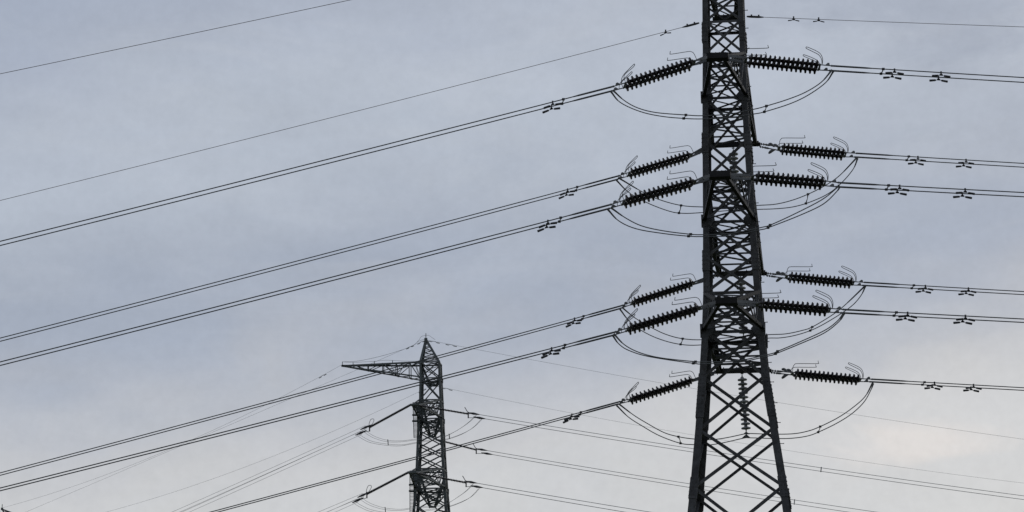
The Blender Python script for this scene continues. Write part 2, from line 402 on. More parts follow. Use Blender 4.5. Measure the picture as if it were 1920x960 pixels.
def smoothpts(pts, sub=6):                # Catmull-Rom
    pts = [Vector(p) for p in pts]; P = [pts[0]*2-pts[1]]+pts+[pts[-1]*2-pts[-2]]; r = []
    for i in range(1, len(P)-2):
        for q in range(sub):
            t = q/sub; a, b, c, d = P[i-1], P[i], P[i+1], P[i+2]
            r.append(.5*((2*b)+(c-a)*t+(2*a-5*b+4*c-d)*t*t+(3*b-a-3*c+d)*t**3))
    r.append(P[-2]); return r
SP = .56
# each entry: side, tower attachment, S, E, K centre pixels, edge pixel of the conductor, spacer x, damper x's
ORD = ['topmost', 'second from the top', 'third from the top', 'fourth from the top', 'fifth from the top', 'lowest']
NEAR = [
 # name, tipL, tipR, left(S,E,K,W), right(S,E,K,W), left spacer/dampers px, right spacer/dampers px
 ('A', FA[0], FA[1], ((1298, 119), (1174, 159), (1146, 167), (0, 456.5)), ((1402, 113), (1533, 126), (1560, 128), (1920, 150)), 1055, (1035,), 1654, (1675, 1762)),
 ('a', BA[0], BA[1], ((1293, 292.5), (1181, 326), (1157, 333.5), (0, 637)), ((1464, 279), (1582, 290), (1607, 291), (1920, 310)), 1081, (1063,), 1702, (1719, 1809)),
 ('B', FB[0], FB[1], ((1299, 343), (1171, 379), (1141, 388), (0, 682)), ((1415, 333), (1543, 343.5), (1573, 346.5), (1920, 365)), 1050, (1026,), 1664, (1684.5, 1807)),
 ('b', BB[0], BB[1], ((1298, 532), (1187, 567.5), (1163.5, 576), (0, 889)), ((1478, 519.5), (1597, 531), (1622, 532.4), (1920, 549.6)), 1093, (1076,), 1711.5, (1733, 1813.5)),
 ('C', FC[0], FC[1], ((1308, 579), (1179, 617), (1150, 626), (0, 917.7)), ((1424, 571), (1552, 581.5), (1582, 583.6), (1920, 601.4)), 1058, (1033,), 1678.5, (1699.5, 1807.5)),
 ('c', BC[0], BC[1], ((1297, 714), (1183, 749.5), (1158, 756), (402, 960)), ((1489, 701), (1610, 712.5), (1635.6, 713.5), (1920, 729.5)), 1088, (1071,), 1731.5, (1750, 1823)),
]
def rect_horn(base, sx, up, far, kind):
    # base = world point at the hardware, sx = +1 right / -1 left side of the pylon
    X = Vector((1, 0, 0))
    if kind == 'tower_r': seq = [(-.05, 0), (-.04, .22), (.05, .30), (.16, .31), (.78, .33), (.82, .38), (.80, .44)]
    elif kind == 'tower_rb': seq = [(0, 0), (.02, .2), (.08, .30), (.2, .34), (1.0, .34), (1.05, .38), (1.04, .46)]
    elif kind == 'tower_l': seq = [(0, 0), (-.10, .22), (-.2, .29), (-.34, .29), (-.92, .20), (-.97, .23), (-.96, .31)]
    elif kind == 'line_r': seq = [(.13, 0), (.14, .20), (.06, .38), (-.12, .50), (-.40, .62), (-.455, .62), (-.44, .57), (-.22, .46), (0, .34), (.10, .18), (.12, 0)]
    else: seq = [(-.22, -.05), (-.2, .12), (-.12, .27), (.02, .42), (.20, .60), (.26, .65), (.27, .60), (.17, .49), (-.02, .34), (-.12, .2), (-.08, .02)]
    mb = MB(); mb.tube(smoothpts([base+X*a_+UP*b_*up+DP*far*b_*.25 for a_, b_ in seq], 5), .0125, 6)
    return mb
def damper(parent, P, d, ln=.62, wr=.038):
    mb = MB(); mb.box(P+UP*.045, P-UP*.11, .055, .05); mb.box(P-UP*.09-d*.06, P-UP*.09+d*.06, .05, .05)
    c = P-UP*.105
    mb.tube([c-d*ln*.3-UP*.03, c, c+d*ln*.3-UP*.03], .008, 6)
    o = part('vibration_damper', mb, M_damp, parent)
    for sg in (-1, 1):
        w_ = MB(); a_ = c+d*sg*ln*.16-UP*.012; b_ = c+d*sg*ln*.56-UP*.045
        w_.tube([a_, a_+(b_-a_)*.1, b_-(b_-a_)*.08, b_], [wr*.75, wr, wr*1.15, wr*.9], 10); part('weight', w_, M_damp, o)
def spacer(parent, A, B, r=.018):
    mb = MB(); d = (B-A).normalized()
    mb.tube([A-d*.03, A+d*.06, (A+B)/2+Vector((.02, 0, .01)), B-d*.06, B+d*.03], [.034, .026, r, .026, .034], 8)
    for p in (A, B): mb.box(p-Vector((.05, 0, 0)), p+Vector((.05, 0, 0)), .075, .075)
    part('spacer', mb, M_damp, parent)
def wirecurve(K, Wp, t, curv, total):
    # parabola in the vertical plane, through K and Wp with the curvature of a sagging conductor
    h = Vector((Wp.x-K.x, Wp.y-K.y, 0)); Lh = h.length; h.normalize()
    a_ = (Wp.z-K.z)/Lh-curv*Lh
    f = lambda s: K+h*s+UP*(a_*s+curv*s*s)
    n = 60; ss = [total*(i/n)**1.6 for i in range(n+1)]
    return f, [f(s) for s in ss], h
def at_x(f, px, hi):                      # distance along the wire where it crosses the column px
    lo = 0.0; x0 = proj(f(0))[0]; sg = 1 if proj(f(1))[0] > x0 else -1
    for _ in range(40):
        m_ = (lo+hi)/2
        if (proj(f(m_))[0]-px)*sg < 0: lo = m_
        else: hi = m_
    return lo
KS = {}
for idx, (nm, tl, tr, Lf, Rt, lsp, ldm, rsp, rdm) in enumerate(NEAR):
    for side, (S_, E_, K_, W_), tip, spx, dms in ((-1, Lf, tl, lsp, ldm), (1, Rt, tr, rsp, rdm)):
        Y = tip.y; sname = 'left' if side < 0 else 'right'
        tipc = tip+U1*side*.1
        lab = f'{ORD[idx]} of six dark ribbed insulator pairs {sname} of the near pylon'
        s0, e0, k0 = atY(*S_, Y), atY(*E_, Y), atY(*K_, Y)
        r = root('tension_insulator', s0, lab, 'insulator', f'double insulator strings on the near pylon')
        wv = Vector((-.07 if side < 0 else 0, 1, 0)).normalized()
        ss = .62
        strs = []
        for q in (-1, 1):
            o_ = string(r, s0+wv*q*ss/2, e0+wv*q*ss/2, D_dark, .172)
        # yokes at both ends
        ax = (e0-s0).normalized(); dn = ax.cross(wv).normalized()
        yk = MB(); yk.plate([s0+wv*.36-ax*.02, s0-wv*.36-ax*.02, s0-wv*.2-ax*.12, s0+wv*.2-ax*.12], dn, .025); part('yoke_plate', yk, M_fit, r)
        yk = MB(); yk.box(e0+wv*.36+ax*.06, e0-wv*.36+ax*.06, .05, .05); part('yoke_plate', yk, M_fit, r)
        # links to the crossarm
        for q in (-1, 1):
            lk = MB(); a_ = s0+wv*q*.26-ax*.06; b_ = tipc+wv*q*.2+UP*.02; d_ = b_-a_
            if side > 0 and nm in 'abc':
                lk.tube([b_, a_+d_*.75], .02, 6); lk.tube([a_+d_*.8, a_+d_*.6, a_+d_*.45], [.02, .045, .02], 8)
                for kk in range(3): 
                    c_ = a_+d_*(.95-.12*kk); lk.box(c_-UP*.045, c_+UP*.045, .05, .03)
                lk.tube([a_+d_*.5, a_], .024, 6)
            else:
                m1 = a_+d_*.55
                lk.box(a_, m1, .035, .05, h2=.12); lk.box(m1, b_, .04, .12, h2=.10)
                lk.tube([m1-UP*.02-wv*.05, m1-UP*.02+wv*.05], .05, 8)
            part('link', lk, M_fit, r)
        if side > 0 and nm in 'abc':
            for q, (pa, pb, pc) in enumerate((((-.52, .17), (-.40, .16), (-.27, .05)), ((-.34, .13), (-.2, .15), (-.07, .04)), ((-.5, -.17), (-.36, -.06), (-.2, .0)))):
                c_ = MB(); pts = [s0+Vector((a_, -.1+.1*q, b_)) for a_, b_ in (pa, pb, pc)]
                c_.tube(smoothpts(pts, 4), [.03, .05, .062, .066, .062, .055, .045, .035, .02], 8); part('shackle_plate', c_, M_fit, r)
        # clamps from the line-side yoke to the conductor ends
        for q in (-1, 1):
            ce = MB(); a_ = e0+wv*q*ss/2+ax*.06; b_ = k0+wv*q*SP/2; d_ = b_-a_
            ce.tube([a_, b_], .02, 6); mm = a_+d_*.55
            ce.plate([a_+d_*.35-UP*.01, a_+d_*.75+UP*(.01), a_+d_*.72+UP*.09, a_+d_*.6+UP*.10], wv, .05)
            ce.tube([a_+d_*.8, a_+d_*.9, b_], [.022, .04, .03], 8)
            part('clamp', ce, M_fit, r)
        # arcing horns
        kt = ('tower_rb' if nm in 'abc' else 'tower_r') if side > 0 else 'tower_l'
        for q in (-1, 1):
            b_ = s0+wv*q*.34-ax*(.12 if side < 0 else .1)
            part('arcing_horn', rect_horn(b_, side, 1.0, q*.6, kt), M_wire, r)
            b_ = e0+wv*q*.36
            part('arcing_horn', rect_horn(b_, side, 1.0, q*.6, 'line_r' if side > 0 else 'line_l'), M_wire, r)
        KS[nm, side] = (k0, wv)
        # conductors
        wp = atY(*W_, Y); f, pts, h = wirecurve(k0, wp, 0, 2.2e-4, 210 if side < 0 else 240)
        wr = root('conductor_pair', k0, f'{ORD[idx]} of six twin wires running {sname} from the near pylon', 'power line', 'twin power lines of the near pylon')
        for q in (-1, 1):
            wm = MB(); wm.tube([p+wv*q*SP/2 for p in pts], .020, 6); part('wire', wm, M_wire, wr)
            wm = MB(); wm.tube([f(s)+wv*q*SP/2 for s in (0, .4, .8, 1.2, 1.45)], [.034, .034, .034, .032, .02], 8); part('dead_end_sleeve', wm, M_wire, wr)
        s_ = at_x(f, spx, 40); spacer(wr, f(s_)-wv*SP/2, f(s_)+wv*SP/2)
        for dx in dms:
            s_ = at_x(f, dx, 40)
            for q in (-1, 1): damper(wr, f(s_)+wv*q*SP/2, (f(s_+.3)-f(s_)).normalized(), .60 if nm in 'ABC' else .58)
# jumper loops
JUMP = {
 'A': ([(1149, 169), (1170, 188), (1195, 202), (1230, 211), (1285, 215.5), (1316, 217), (1365, 214), (1415, 204.5), (1436, 199), (1475, 187), (1510, 173), (1540, 154), (1560, 131)],
       [(1145, 171), (1163, 192), (1200, 209), (1240, 218), (1282, 222), (1316, 223), (1365, 221), (1415, 213.5), (1434, 209.5), (1480, 195), (1515, 178.5), (1548, 155), (1563, 133)], (1284, 1435)),
 'B': ([(1145, 389), (1172, 408), (1203, 423.5), (1245, 433), (1293, 439), (1318, 440), (1370, 438), (1427, 426.5), (1445, 421.6), (1488, 402), (1539, 375.7), (1565, 356), (1573, 347)],
       [(1140, 393), (1160, 414), (1193, 429), (1245, 438), (1293, 443), (1318, 443.5), (1370, 442), (1427, 430.6), (1440, 427), (1499, 404), (1543, 383), (1568, 360), (1575, 350)], (1293, 1442)),
 'C': ([(1151, 626), (1171, 646.5), (1199, 661), (1239, 671), (1302, 678), (1318, 678.6), (1380, 677), (1443, 664), (1457, 659), (1494, 643.5), (1546, 619.6), (1571, 601), (1583, 585)],
       [(1149, 629), (1160, 644.5), (1179, 657), (1219, 669), (1302, 681.5), (1318, 682), (1380, 680), (1443, 667), (1455, 663), (1504, 643), (1546, 624), (1573, 603), (1583, 588)], (1302, 1456)),
 'a': ([(1159, 333), (1203, 359), (1234, 373.5), (1276, 385), (1318, 388), (1378, 388), (1423, 385), (1455, 382.7), (1488, 374.6), (1521, 361.4), (1552, 345), (1576, 327.5), (1607, 295)],
       [(1156, 338), (1178, 360), (1213, 380), (1255, 396), (1282, 400), (1318, 398.5), (1378, 394), (1423, 392.5), (1455, 391.4), (1488, 387.7), (1521, 378), (1554, 362.5), (1580, 340.7), (1600, 316.6), (1608, 297)], (1275, 1513)),
 'b': ([(1166, 576), (1185, 592), (1203, 604), (1223, 615), (1248, 626.7), (1278, 634.7), (1318, 637), (1390, 631), (1440, 627.5), (1473, 626), (1504, 619.6), (1523, 613), (1556, 593.5), (1582, 574), (1622, 536)],
       [(1162, 579), (1179, 601), (1205, 621), (1239, 636.6), (1278, 646), (1318, 646.5), (1390, 638), (1440, 634), (1463, 633.5), (1490, 629), (1519, 620), (1544, 608), (1577, 588), (1600, 571), (1615, 553), (1623, 536)], (1278, 1521)),
 'c': ([(1160, 757), (1187, 777.5), (1212, 793), (1245, 811), (1273, 819), (1300, 823), (1327, 824.5), (1348, 823), (1371, 819), (1394, 814), (1406, 812.8), (1444, 814), (1486, 813.4), (1514, 808.5), (1536, 800.6), (1570, 783.8), (1598, 765), (1622, 743.4), (1637, 716)],
       [(1156, 760), (1178, 781.7), (1203, 798), (1236, 816.7), (1275, 831), (1300, 833.7), (1327, 834.5), (1357, 830), (1394, 821.6), (1406, 820.9), (1456, 822.3), (1486, 821.6), (1514, 817.5), (1535, 810), (1570, 793), (1598, 775), (1620, 753.8), (1633, 731), (1637.5, 719)], (1274, 1536)),
}
def curve_at(c, px):
    for a_, b_ in zip(c, c[1:]):
        xa, xb = proj(a_)[0], proj(b_)[0]
        if (xa-px)*(xb-px) <= 0: return a_+(b_-a_)*((px-xa)/(xb-xa+1e-9))
    return c[len(c)//2]
for idx, nm in enumerate('AaBbCc'):
    (ka, wa), (kb, wb) = KS[nm, -1], KS[nm, 1]
    jr = root('jumper_loop', (ka+kb)/2-UP*2, f'{ORD[idx]} of six drooping jumper loops on the near pylon', 'cable', 'jumper loops on the near pylon')
    cs = []
    for q, pp in zip((-1, 1), JUMP[nm][:2]):
        pts = []
        x0, x1 = pp[0][0], pp[-1][0]
        for x, y in pp:
            t = (x-x0)/(x1-x0); pts.append(atY(x, y, (ka.y+(kb.y-ka.y)*t)+q*SP/2))
        c_ = smoothpts(pts, 5); cs.append(c_)
        wm = MB(); wm.tube(c_, .019, 6); part('wire', wm, M_wire, jr)
        for e_ in (c_[:6], c_[::-1][:6]):
            tm = MB(); tm.tube(e_[:5], [.04, .034, .03, .028, .024], 8); part('terminal', tm, M_wire, jr)
    for px in JUMP[nm][2]:
        off = (3, -3) if px > 1400 else (3, -3)
        spacer(jr, curve_at(cs[0], px+(2 if nm != 'c' or px > 1400 else -2)), curve_at(cs[1], px-(2 if nm != 'c' or px > 1400 else -2)), .014)
# suspension strings that hold the rear jumpers
for nm, (xa, ya), (xb, yb), bc, lab in (('a', (1375, 284), (1380, 382), BA, 'grey disc string hanging inside the near pylon behind its middle front crossarm'),
                                   ('b', (1389, 527), (1394, 626), BB, 'grey disc string hanging inside the near pylon behind its lowest front crossarm'),
                                   ('c', (1391.5, 707), (1399, 806), BC, 'pale grey disc string hanging in full view, lowest inside the near pylon')):
    Y = (KS[nm, -1][0].y+KS[nm, 1][0].y)/2
    a_, b_ = atY(xa, ya, Y), atY(xb, yb, Y)
    r = root('suspension_insulator', a_, lab, 'insulator')
    string(r, a_, b_, D_pale, .18)
    hk = MB(); hk.tube([a_+UP*.22, a_+UP*.12, a_], [.03, .015, .03], 8); hk.box(a_+UP*.14-Vector((.06, 0, 0)), a_+UP*.14+Vector((.06, 0, 0)), .04, .03); part('hook', hk, M_fit, r)
    cl = MB(); cl.tube([b_, b_-UP*.12], .022, 6)
    c_ = b_-UP*.12
    cl.plate([c_+UP*.05, c_+Vector((.14, 0, -.06)), c_+Vector((-.14, 0, -.06))], (0, 1, 0), .05)
    c2 = c_-UP*.12
    cl.plate([c2+UP*.07, c2+Vector((.18, 0, -.09)), c2+Vector((-.18, 0, -.09))], (0, 1, 0), .04); part('clamp', cl, M_wire, r)
# earth wires of the near pylon
def earthwire(K, pixW, t, label, rad, total, dpx=(), curv=2.2e-4, m=M_ewire, grip=1.0, dl=.42, hi=60, cat='wire'):
    wp = atLine(pixW[0], pixW[1], K, t); f, pts, h = wirecurve(K, wp, t, curv, total)
    r = root('earth_wire', K, label, cat); wm = MB(); wm.tube(pts, rad, 6); part('wire', wm, m, r)
    if grip:
        gm = MB(); gm.tube([f(s*grip) for s in (0, .15, .5, .7)], [rad*3, rad*4.5, rad*4.5, rad*2], 8)
        for s in (.2, .5): gm.box(f(s*grip), f(s*grip)+UP*rad*9, rad*6, rad*4)
        part('grip', gm, M_steel, r)
    for px in dpx:
        s_ = at_x(f, px, hi); damper(r, f(s_)+UP*.04, (f(s_+.3)-f(s_)).normalized(), dl, .022)
    return f
earthwire(EF[0], (0, 138.5), 0, 'single thin wire crossing the top left corner of the sky above all other lines', .0105, 230)
kb = atY(1311, 43, EB[0].y); kr = atY(1400, 31, EB[1].y)
earthwire(kb, (0, 376), 0, 'single thin wire leaving the near pylon to the left above its insulators', .0105, 230, (1248,), 2.6e-4)
earthwire(kr, (1920, 50.5), 0, 'single thin wire leaving the near pylon to the right near the top of the picture', .0105, 230, (1488, 1535), 2.2e-4)
earthwire(EF[1], (1920, -95), 0, 'thin wire leaving the near pylon to the right above the picture', .0105, 230)
for p, q, l in ((EB[0], kb, 'left'), (EB[1], kr, 'right')):
    pass
# ------------------------------------------------------------------ far pylon (500 kV type)
PS2 = math.radians(4)
Y2 = 316.0
O2 = Vector((atY(806, 790, Y2).x, Y2, 0)); _, U2, W2 = frame(0, 0, PS2)
rows2 = [(677, 786, 825), (707, 786.3, 826.2), (748, 785.5, 828), (783, 783.2, 829), (806, 782, 830), (830, 781, 831), (853, 780, 832), (877, 779, 833.3), (914, 777, 835.5), (945, 774.5, 838)]
lv2 = survey(O2, U2, W2, rows2)
a, b = lv2[-1], lv2[-3]; dh = (a[2]-b[2])/(a[0]-b[0])
z = a[0]
while z > 14: z -= 3.2+(a[0]-z)*.12; lv2.append([z, a[1], a[2]+dh*1.3*(z-a[0])])
lv2.append([.3, a[1], a[2]+dh*1.3*(.3-a[0])])
T2 = Tower('lattice_pylon', O2, U2, W2, lv2, 'smaller grey pylon with pointed top and one long arm reaching left',
           M_steel2, lambda i: .29+.008*i, lambda i: .145+.003*i, 'far pylons')
T2.body()
for i in (0, 1, 2, 3, 7, 8, 10): T2.ring(i)
v2 = T2.lv
def tips2(cx, y, w, Z): c = atZ(cx, y, Z); return c-U2*w/2, c+U2*w/2, c
f2a = tips2(778, 760, .9, v2[3][0]); f2b = tips2(773, 887, .9, v2[8][0]); b2a = tips2(811, 820, .8, v2[3][0]); b2b = tips2(811, 952, .8, v2[8][0])
T2.arm(3, 2, 0, f2a[0], f2a[1], .20, 5, .45); T2.arm(8, 7, 0, f2b[0], f2b[1], .20, 5, .45)
T2.arm(3, 2, 2, b2a[0], b2a[1], .20, 5, .45); T2.arm(8, 7, 2, b2b[0], b2b[1], .20, 5, .45)
eb = tips2(813, 724.5, 1.0, v2[1][0]); T2.arm(1, 0, 2, eb[0], eb[1], .16, 4, .4)
# bridges of horizontal rungs on the left face of the front arms (cable ladder seen edge on)
for lo, hi_, tp in ((3, 2, f2a[0]), (8, 7, f2b[0])):
    rg = MB(); p0 = T2.c(hi_, 0)*.45+tp*.55; p1 = T2.c(lo+1, 0)-U2*.15-UP*1.0
    for q in range(30):
        c_ = p0+(p1-p0)*q/29; rg.box(c_-U2*.25, c_+U2*.25, .06, .06)
    rg.box(p0-U2*.25, p1-U2*.25, .08, .08); rg.box(p0+U2*.25, p1+U2*.25, .08, .08)
    part('ladder', rg, M_steel2, T2.root)
    for dz in (.35, -.45): c_ = T2.c(lo, 0)+UP*dz-W2*.1; pb = MB(); pb.box(c_-U2*.7, c_+U2*.3, .22, .22); part('bracket', pb, M_steel2, T2.root)
# peak, leaning to the left of the axis
apx = atY(798.5, 635.5, Y2); pk = MB(); apx = Vector(apx)
for k in range(4): pk.angle(T2.c(0, k), apx+U2*(-.15, .15, .15, -.15)[k], .28, .035, U2*(1, -1, -1, 1)[k], W2*(1, 1, -1, -1)[k])
for q in range(6):
    t0, t1 = q/6, (q+1)/6
    for k in range(4):
        j = (k+1) % 4; A0 = T2.c(0, k)+(apx-T2.c(0, k))*t0; B1 = T2.c(0, j)+(apx-T2.c(0, j))*t1; A1 = T2.c(0, k)+(apx-T2.c(0, k))*t1
        (pk.brace(A0, B1, .09, T2.nrm(k), 1, .04)); pk.brace(A1, B1, .08, T2.nrm(k), 1, .06)
pk.box(apx-UP*.4, apx+UP*.1, .4, .4); pk.tube([apx, apx+UP*.75], .05, 6)
part('peak', pk, M_steel2, T2.root)
# long earth wire arm to the left
tipp = atY(640, 684.5, Y2); fr_ = T2.c(0, 0); bk_ = T2.c(0, 3); lf = T2.c(1, 0); lb_ = T2.c(1, 3)
am = MB(); am.angle(fr_, tipp, .24, .03, W2, -UP); am.angle(bk_, tipp, .2, .03, -W2, -UP); am.angle(lf, tipp-UP*.2, .17, .03, W2, UP); am.angle(lb_, tipp-UP*.2, .17, .03, -W2, UP)
ao = part('crossarm', am, M_steel2, T2.root); ao['label'] = 'long tapering arm reaching left from the pylon top'
P = lambda a_, b_, t: a_+(b_-a_)*t
lt = MB(); ns = 5; tsq = [0, .13, .3, .47, .66, .84, 1]
for q in range(len(tsq)-1):
    t0, t1 = tsq[q], tsq[q+1]
    for tp_, bt, nn in ((fr_, lf, W2), (bk_, lb_, -W2)):
        if q: lt.brace(P(tp_, tipp, t0), P(bt, tipp-UP*.2, t0), .12, nn)
        if q < 5:
            if q % 2: lt.brace(P(tp_, tipp, t0), P(bt, tipp-UP*.2, t1), .10, nn)
            else: lt.brace(P(bt, tipp-UP*.2, t0), P(tp_, tipp, t1), .10, nn)
            if q < 3: lt.brace(P(tp_, tipp, (t0+t1)/2), P(bt, tipp-UP*.2, t1 if q % 2 else t0), .07, nn)
    for a_, b_ in ((fr_, bk_), (lf, lb_)):
        lt.brace(P(a_, tipp, t0), P(b_, tipp, t1), .09, -UP); lt.brace(P(b_, tipp, t0), P(a_, tipp, t0), .09, -UP)
part('lattice', lt, M_steel2, ao)
ps = MB()
for x, yb_, yt in ((642, 684.5, 678), (662, 683.5, 679.5), (702, 681.8, 677), (736, 680, 675.5)):
    ps.tube([atY(x, yb_, Y2), atY(x, yt, Y2)], .045, 6)
part('pin', ps, M_steel2, ao)
sk_ = MB(); pts = [atY(x, y, Y2-1) for x, y in ((796, 636), (785, 640), (770, 650), (738, 661), (705, 670), (670, 677), (642, 678.5))]
sk_.tube(smoothpts(pts, 6), .022, 5); o_ = part('bonding_cable', sk_, M_fwire, T2.root)
pts = [atY(x, y, Y2-1) for x, y in ((642, 678.5), (662, 679.5), (682, 678.5), (702, 677.5), (720, 675.5), (736, 675.8), (760, 677), (784, 677))]
sk_ = MB(); sk_.tube(smoothpts(pts, 6), .02, 5); part('bonding_cable', sk_, M_fwire, T2.root)
sk_ = MB(); pts = [atY(x, y, Y2-1) for x, y in ((796.5, 629), (790, 631), (786, 637), (782, 641))]; sk_.tube(smoothpts(pts, 5), .02, 5)
pts = [atY(x, y, Y2-1) for x, y in ((796.5, 629), (804, 629), (810, 633), (816, 637))]; sk_.tube(smoothpts(pts, 5), .02, 5); part('bonding_cable', sk_, M_fwire, T2.root)
T2.footings()
# far insulators
def ribbed(parent, S_, E_, r=.17, pitch=.19):
    S_, E_ = Vector(S_), Vector(E_); ax = E_-S_; ln = ax.length; n = int(ln/pitch); q = ax.to_track_quat('Z', 'Y').to_matrix().to_4x4()
    prof = [(0, 0)]
    for i in range(n):
        z = i*ln/n; k = ln/n; prof += [(r*.55, z), (r*.55, z+k*.4), (r, z+k*.6), (r*.95, z+k*.78), (r*.55, z+k*.85)]
    prof += [(0, ln)]
    mb = MB(); mb.lathe(prof, 10, Matrix.Translation(S_) @ q); return part('insulator_string', mb, M_por, parent)
TL, TR = .7, .12                     # how far the left and right spans swing away from the picture plane per metre
FAR = [  # tip, side, string start, string end, clamps (upper, lower), wires' edge pixels, label
 (f2a, -1, (771, 758.5), (693, 801), (686, 801), (677, 811.5), ((330, 960), (345, 961.5)), 'upper', 'front'),
 (f2b, -1, (767, 885), (688, 926), (681, 928), (671, 938), ((605, 960), (618, 961.5)), 'lower', 'front'),
 (f2a, 1, (786, 760.5), (878, 776), (888, 775.5), (899, 783.5), ((1920, 929.8), (1920, 936.8)), 'top', 'front'),
 (b2a, 1, (820, 824.5), (893, 843.5), (903, 843), (913, 850.5), ((1520, 942), (1520, 949.5)), 'middle', 'back'),
 (f2b, 1, (781, 887.5), (874, 905), (883, 904), (894, 912.5), ((1120, 944), (1120, 951.5)), 'lowest', 'front'),
 (b2b, 1, (820, 956), (893, 975), (903, 975), (913, 982), ((1520, 1083), (1520, 1090)), 'offscreen', 'back'),
]
far_lab = {'upper': 'upper of the two long dark insulator strings left of the far pylon', 'lower': 'lower of the two long dark insulator strings left of the far pylon',
 'top': 'topmost thin ribbed insulator string right of the far pylon', 'middle': 'middle thin ribbed insulator string right of the far pylon, behind crossing lines',
 'lowest': 'lowest complete thin ribbed insulator string right of the far pylon', 'offscreen': 'far pylon insulator string starting at the bottom edge of the picture'}
FK = {}
for tip, side, s_, e_, c1, c2, wps, key, fb in FAR:
    P0 = tip[0] if side < 0 else tip[1]; t = (-TL if side < 0 else TR)
    pl = P0
    s0, e0 = atLine(*s_, pl, t), atLine(*e_, pl, t); k1, k2 = atLine(*c1, pl, t), atLine(*c2, pl, t)
    r = root('tension_insulator', s0, far_lab[key], 'insulator', 'long insulator strings on the far pylon')
    ribbed(r, s0, e0)
    lk = MB(); lk.tube([P0+UP*.05, s0], [.09, .05], 6); part('link', lk, M_fit, r)
    yk = MB(); yk.box(e0+UP*.25, e0-UP*.55, .16, .10); yk.tube([e0-UP*.5, k2], .035, 5); yk.tube([e0, k1], .035, 5); part('yoke_plate', yk, M_damp, r)
    for kk in (k1, k2):
        cm = MB(); d_ = Vector((side, -TL*side if side < 0 else TR, -.3 if side < 0 else -.15)).normalized()
        d_ = Vector((side*.9, 0, -.4 if side < 0 else -.15)).normalized()
        cm.tube([kk-d_*.8, kk-d_*.35, kk, kk+d_*.4, kk+d_*.8], [.04, .11, .16, .11, .04], 8); part('clamp', cm, M_damp, r)
    hn = MB(); X = Vector((side, 0, 0))
    if side < 0: hn.tube(smoothpts([e0+X*.1, e0+X*.05+UP*.5, e0-X*.15+UP*1.0, e0-X*.5+UP*1.05, e0-X*.5+UP*.7, e0-X*.1+UP*.1], 4), .035, 5)
    else: hn.tube([e0+UP*.1, e0-X*.45+UP*.85], .05, 5)
    part('arcing_horn', hn, M_wire, r)
    if key != 'offscreen' or True:
        cr = root('conductor_bundle', k1, {'upper': 'upper pale grey four wire bundle descending left from the far pylon', 'lower': 'lower pale grey four wire bundle leaving the bottom edge left of the far pylon',
             'top': 'topmost grey wire bundle running right from the far pylon', 'middle': 'middle grey wire bundle running right from the far pylon to the bottom edge',
             'lowest': 'lowest grey wire bundle running right from the far pylon', 'offscreen': 'grey wire bundle of the far pylon just below the picture'}[key], 'power line', 'wire bundles of the far pylon')
        tot = 150 if side < 0 else 260
        for kk, wp in zip((k1, k2), wps):
            W3 = atLine(wp[0], wp[1], kk, t); f, pts, h = wirecurve(kk, W3, t, 2.4e-4 if side > 0 else 2e-4, tot)
            nv = Vector((-h.y, h.x, 0))
            for q in (-1, 1):
                wm = MB(); sep = (.19 if side < 0 else .03)
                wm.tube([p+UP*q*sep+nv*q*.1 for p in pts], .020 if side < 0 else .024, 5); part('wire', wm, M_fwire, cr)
            if wp is wps[0]: f1 = f
            else: f2_ = f
        for px in ({'top': (1540,), 'middle': (1490,)}.get(key, ())):
            s1 = at_x(f1, px, 250); s2 = at_x(f2_, px-1, 250); mb = MB(); mb.box(f1(s1)+UP*.1, f2_(s2)-UP*.1, .12, .12); part('spacer', mb, M_fwire, cr)
    FK[key] = (k1, k2)
for key, pa, pb, spx, lab in (
    ('upper', [(678, 803), (690, 813), (705, 821), (727, 827), (752, 827.5), (776, 824.5), (805, 821), (830, 819), (842, 815), (862, 804), (880, 791), (893, 778)],
              [(668, 813), (680, 821), (697, 829), (727, 834), (752, 835), (776, 831), (805, 826), (830, 825), (844, 822), (868, 813), (888, 801), (904, 785)], (727, 842), 'upper jumper loop hanging beneath the far pylon front crossarm'),
    ('lower', [(672, 930), (684, 940), (700, 948), (722, 954), (750, 956), (776, 952.5), (805, 950), (828, 948), (841, 943), (860, 931), (876, 919), (888, 906)],
              [(663, 941), (676, 949), (694, 957), (722, 962), (750, 963), (776, 960), (805, 956), (828, 953), (845, 949), (866, 941), (884, 931), (899, 915)], (722, 842), 'lower jumper loop at the bottom edge beneath the far pylon')):
    ks = FK[key]; ke = FK['top' if key == 'upper' else 'lowest']
    jr = root('jumper_loop', (ks[0]+ke[0])/2, lab, 'cable', 'jumper loops on the far pylon'); cs = []
    for i_, pp in enumerate((pa, pb)):
        x0, x1 = pp[0][0], pp[-1][0]
        for dd in (-.12, .12):
            c_ = smoothpts([atY(x, y, ks[0].y+(ke[0].y-ks[0].y)*(x-x0)/(x1-x0)-.5)+Vector((dd, dd, dd*.8)) for x, y in pp], 4)
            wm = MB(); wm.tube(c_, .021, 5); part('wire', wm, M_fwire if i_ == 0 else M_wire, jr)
        cs.append(c_)
    for px in spx:
        mb = MB(); a_, b_ = curve_at(cs[0], px), curve_at(cs[1], px+1); mb.tube([a_+UP*.1, b_-UP*.1], .06, 6); part('spacer', mb, M_damp, jr)
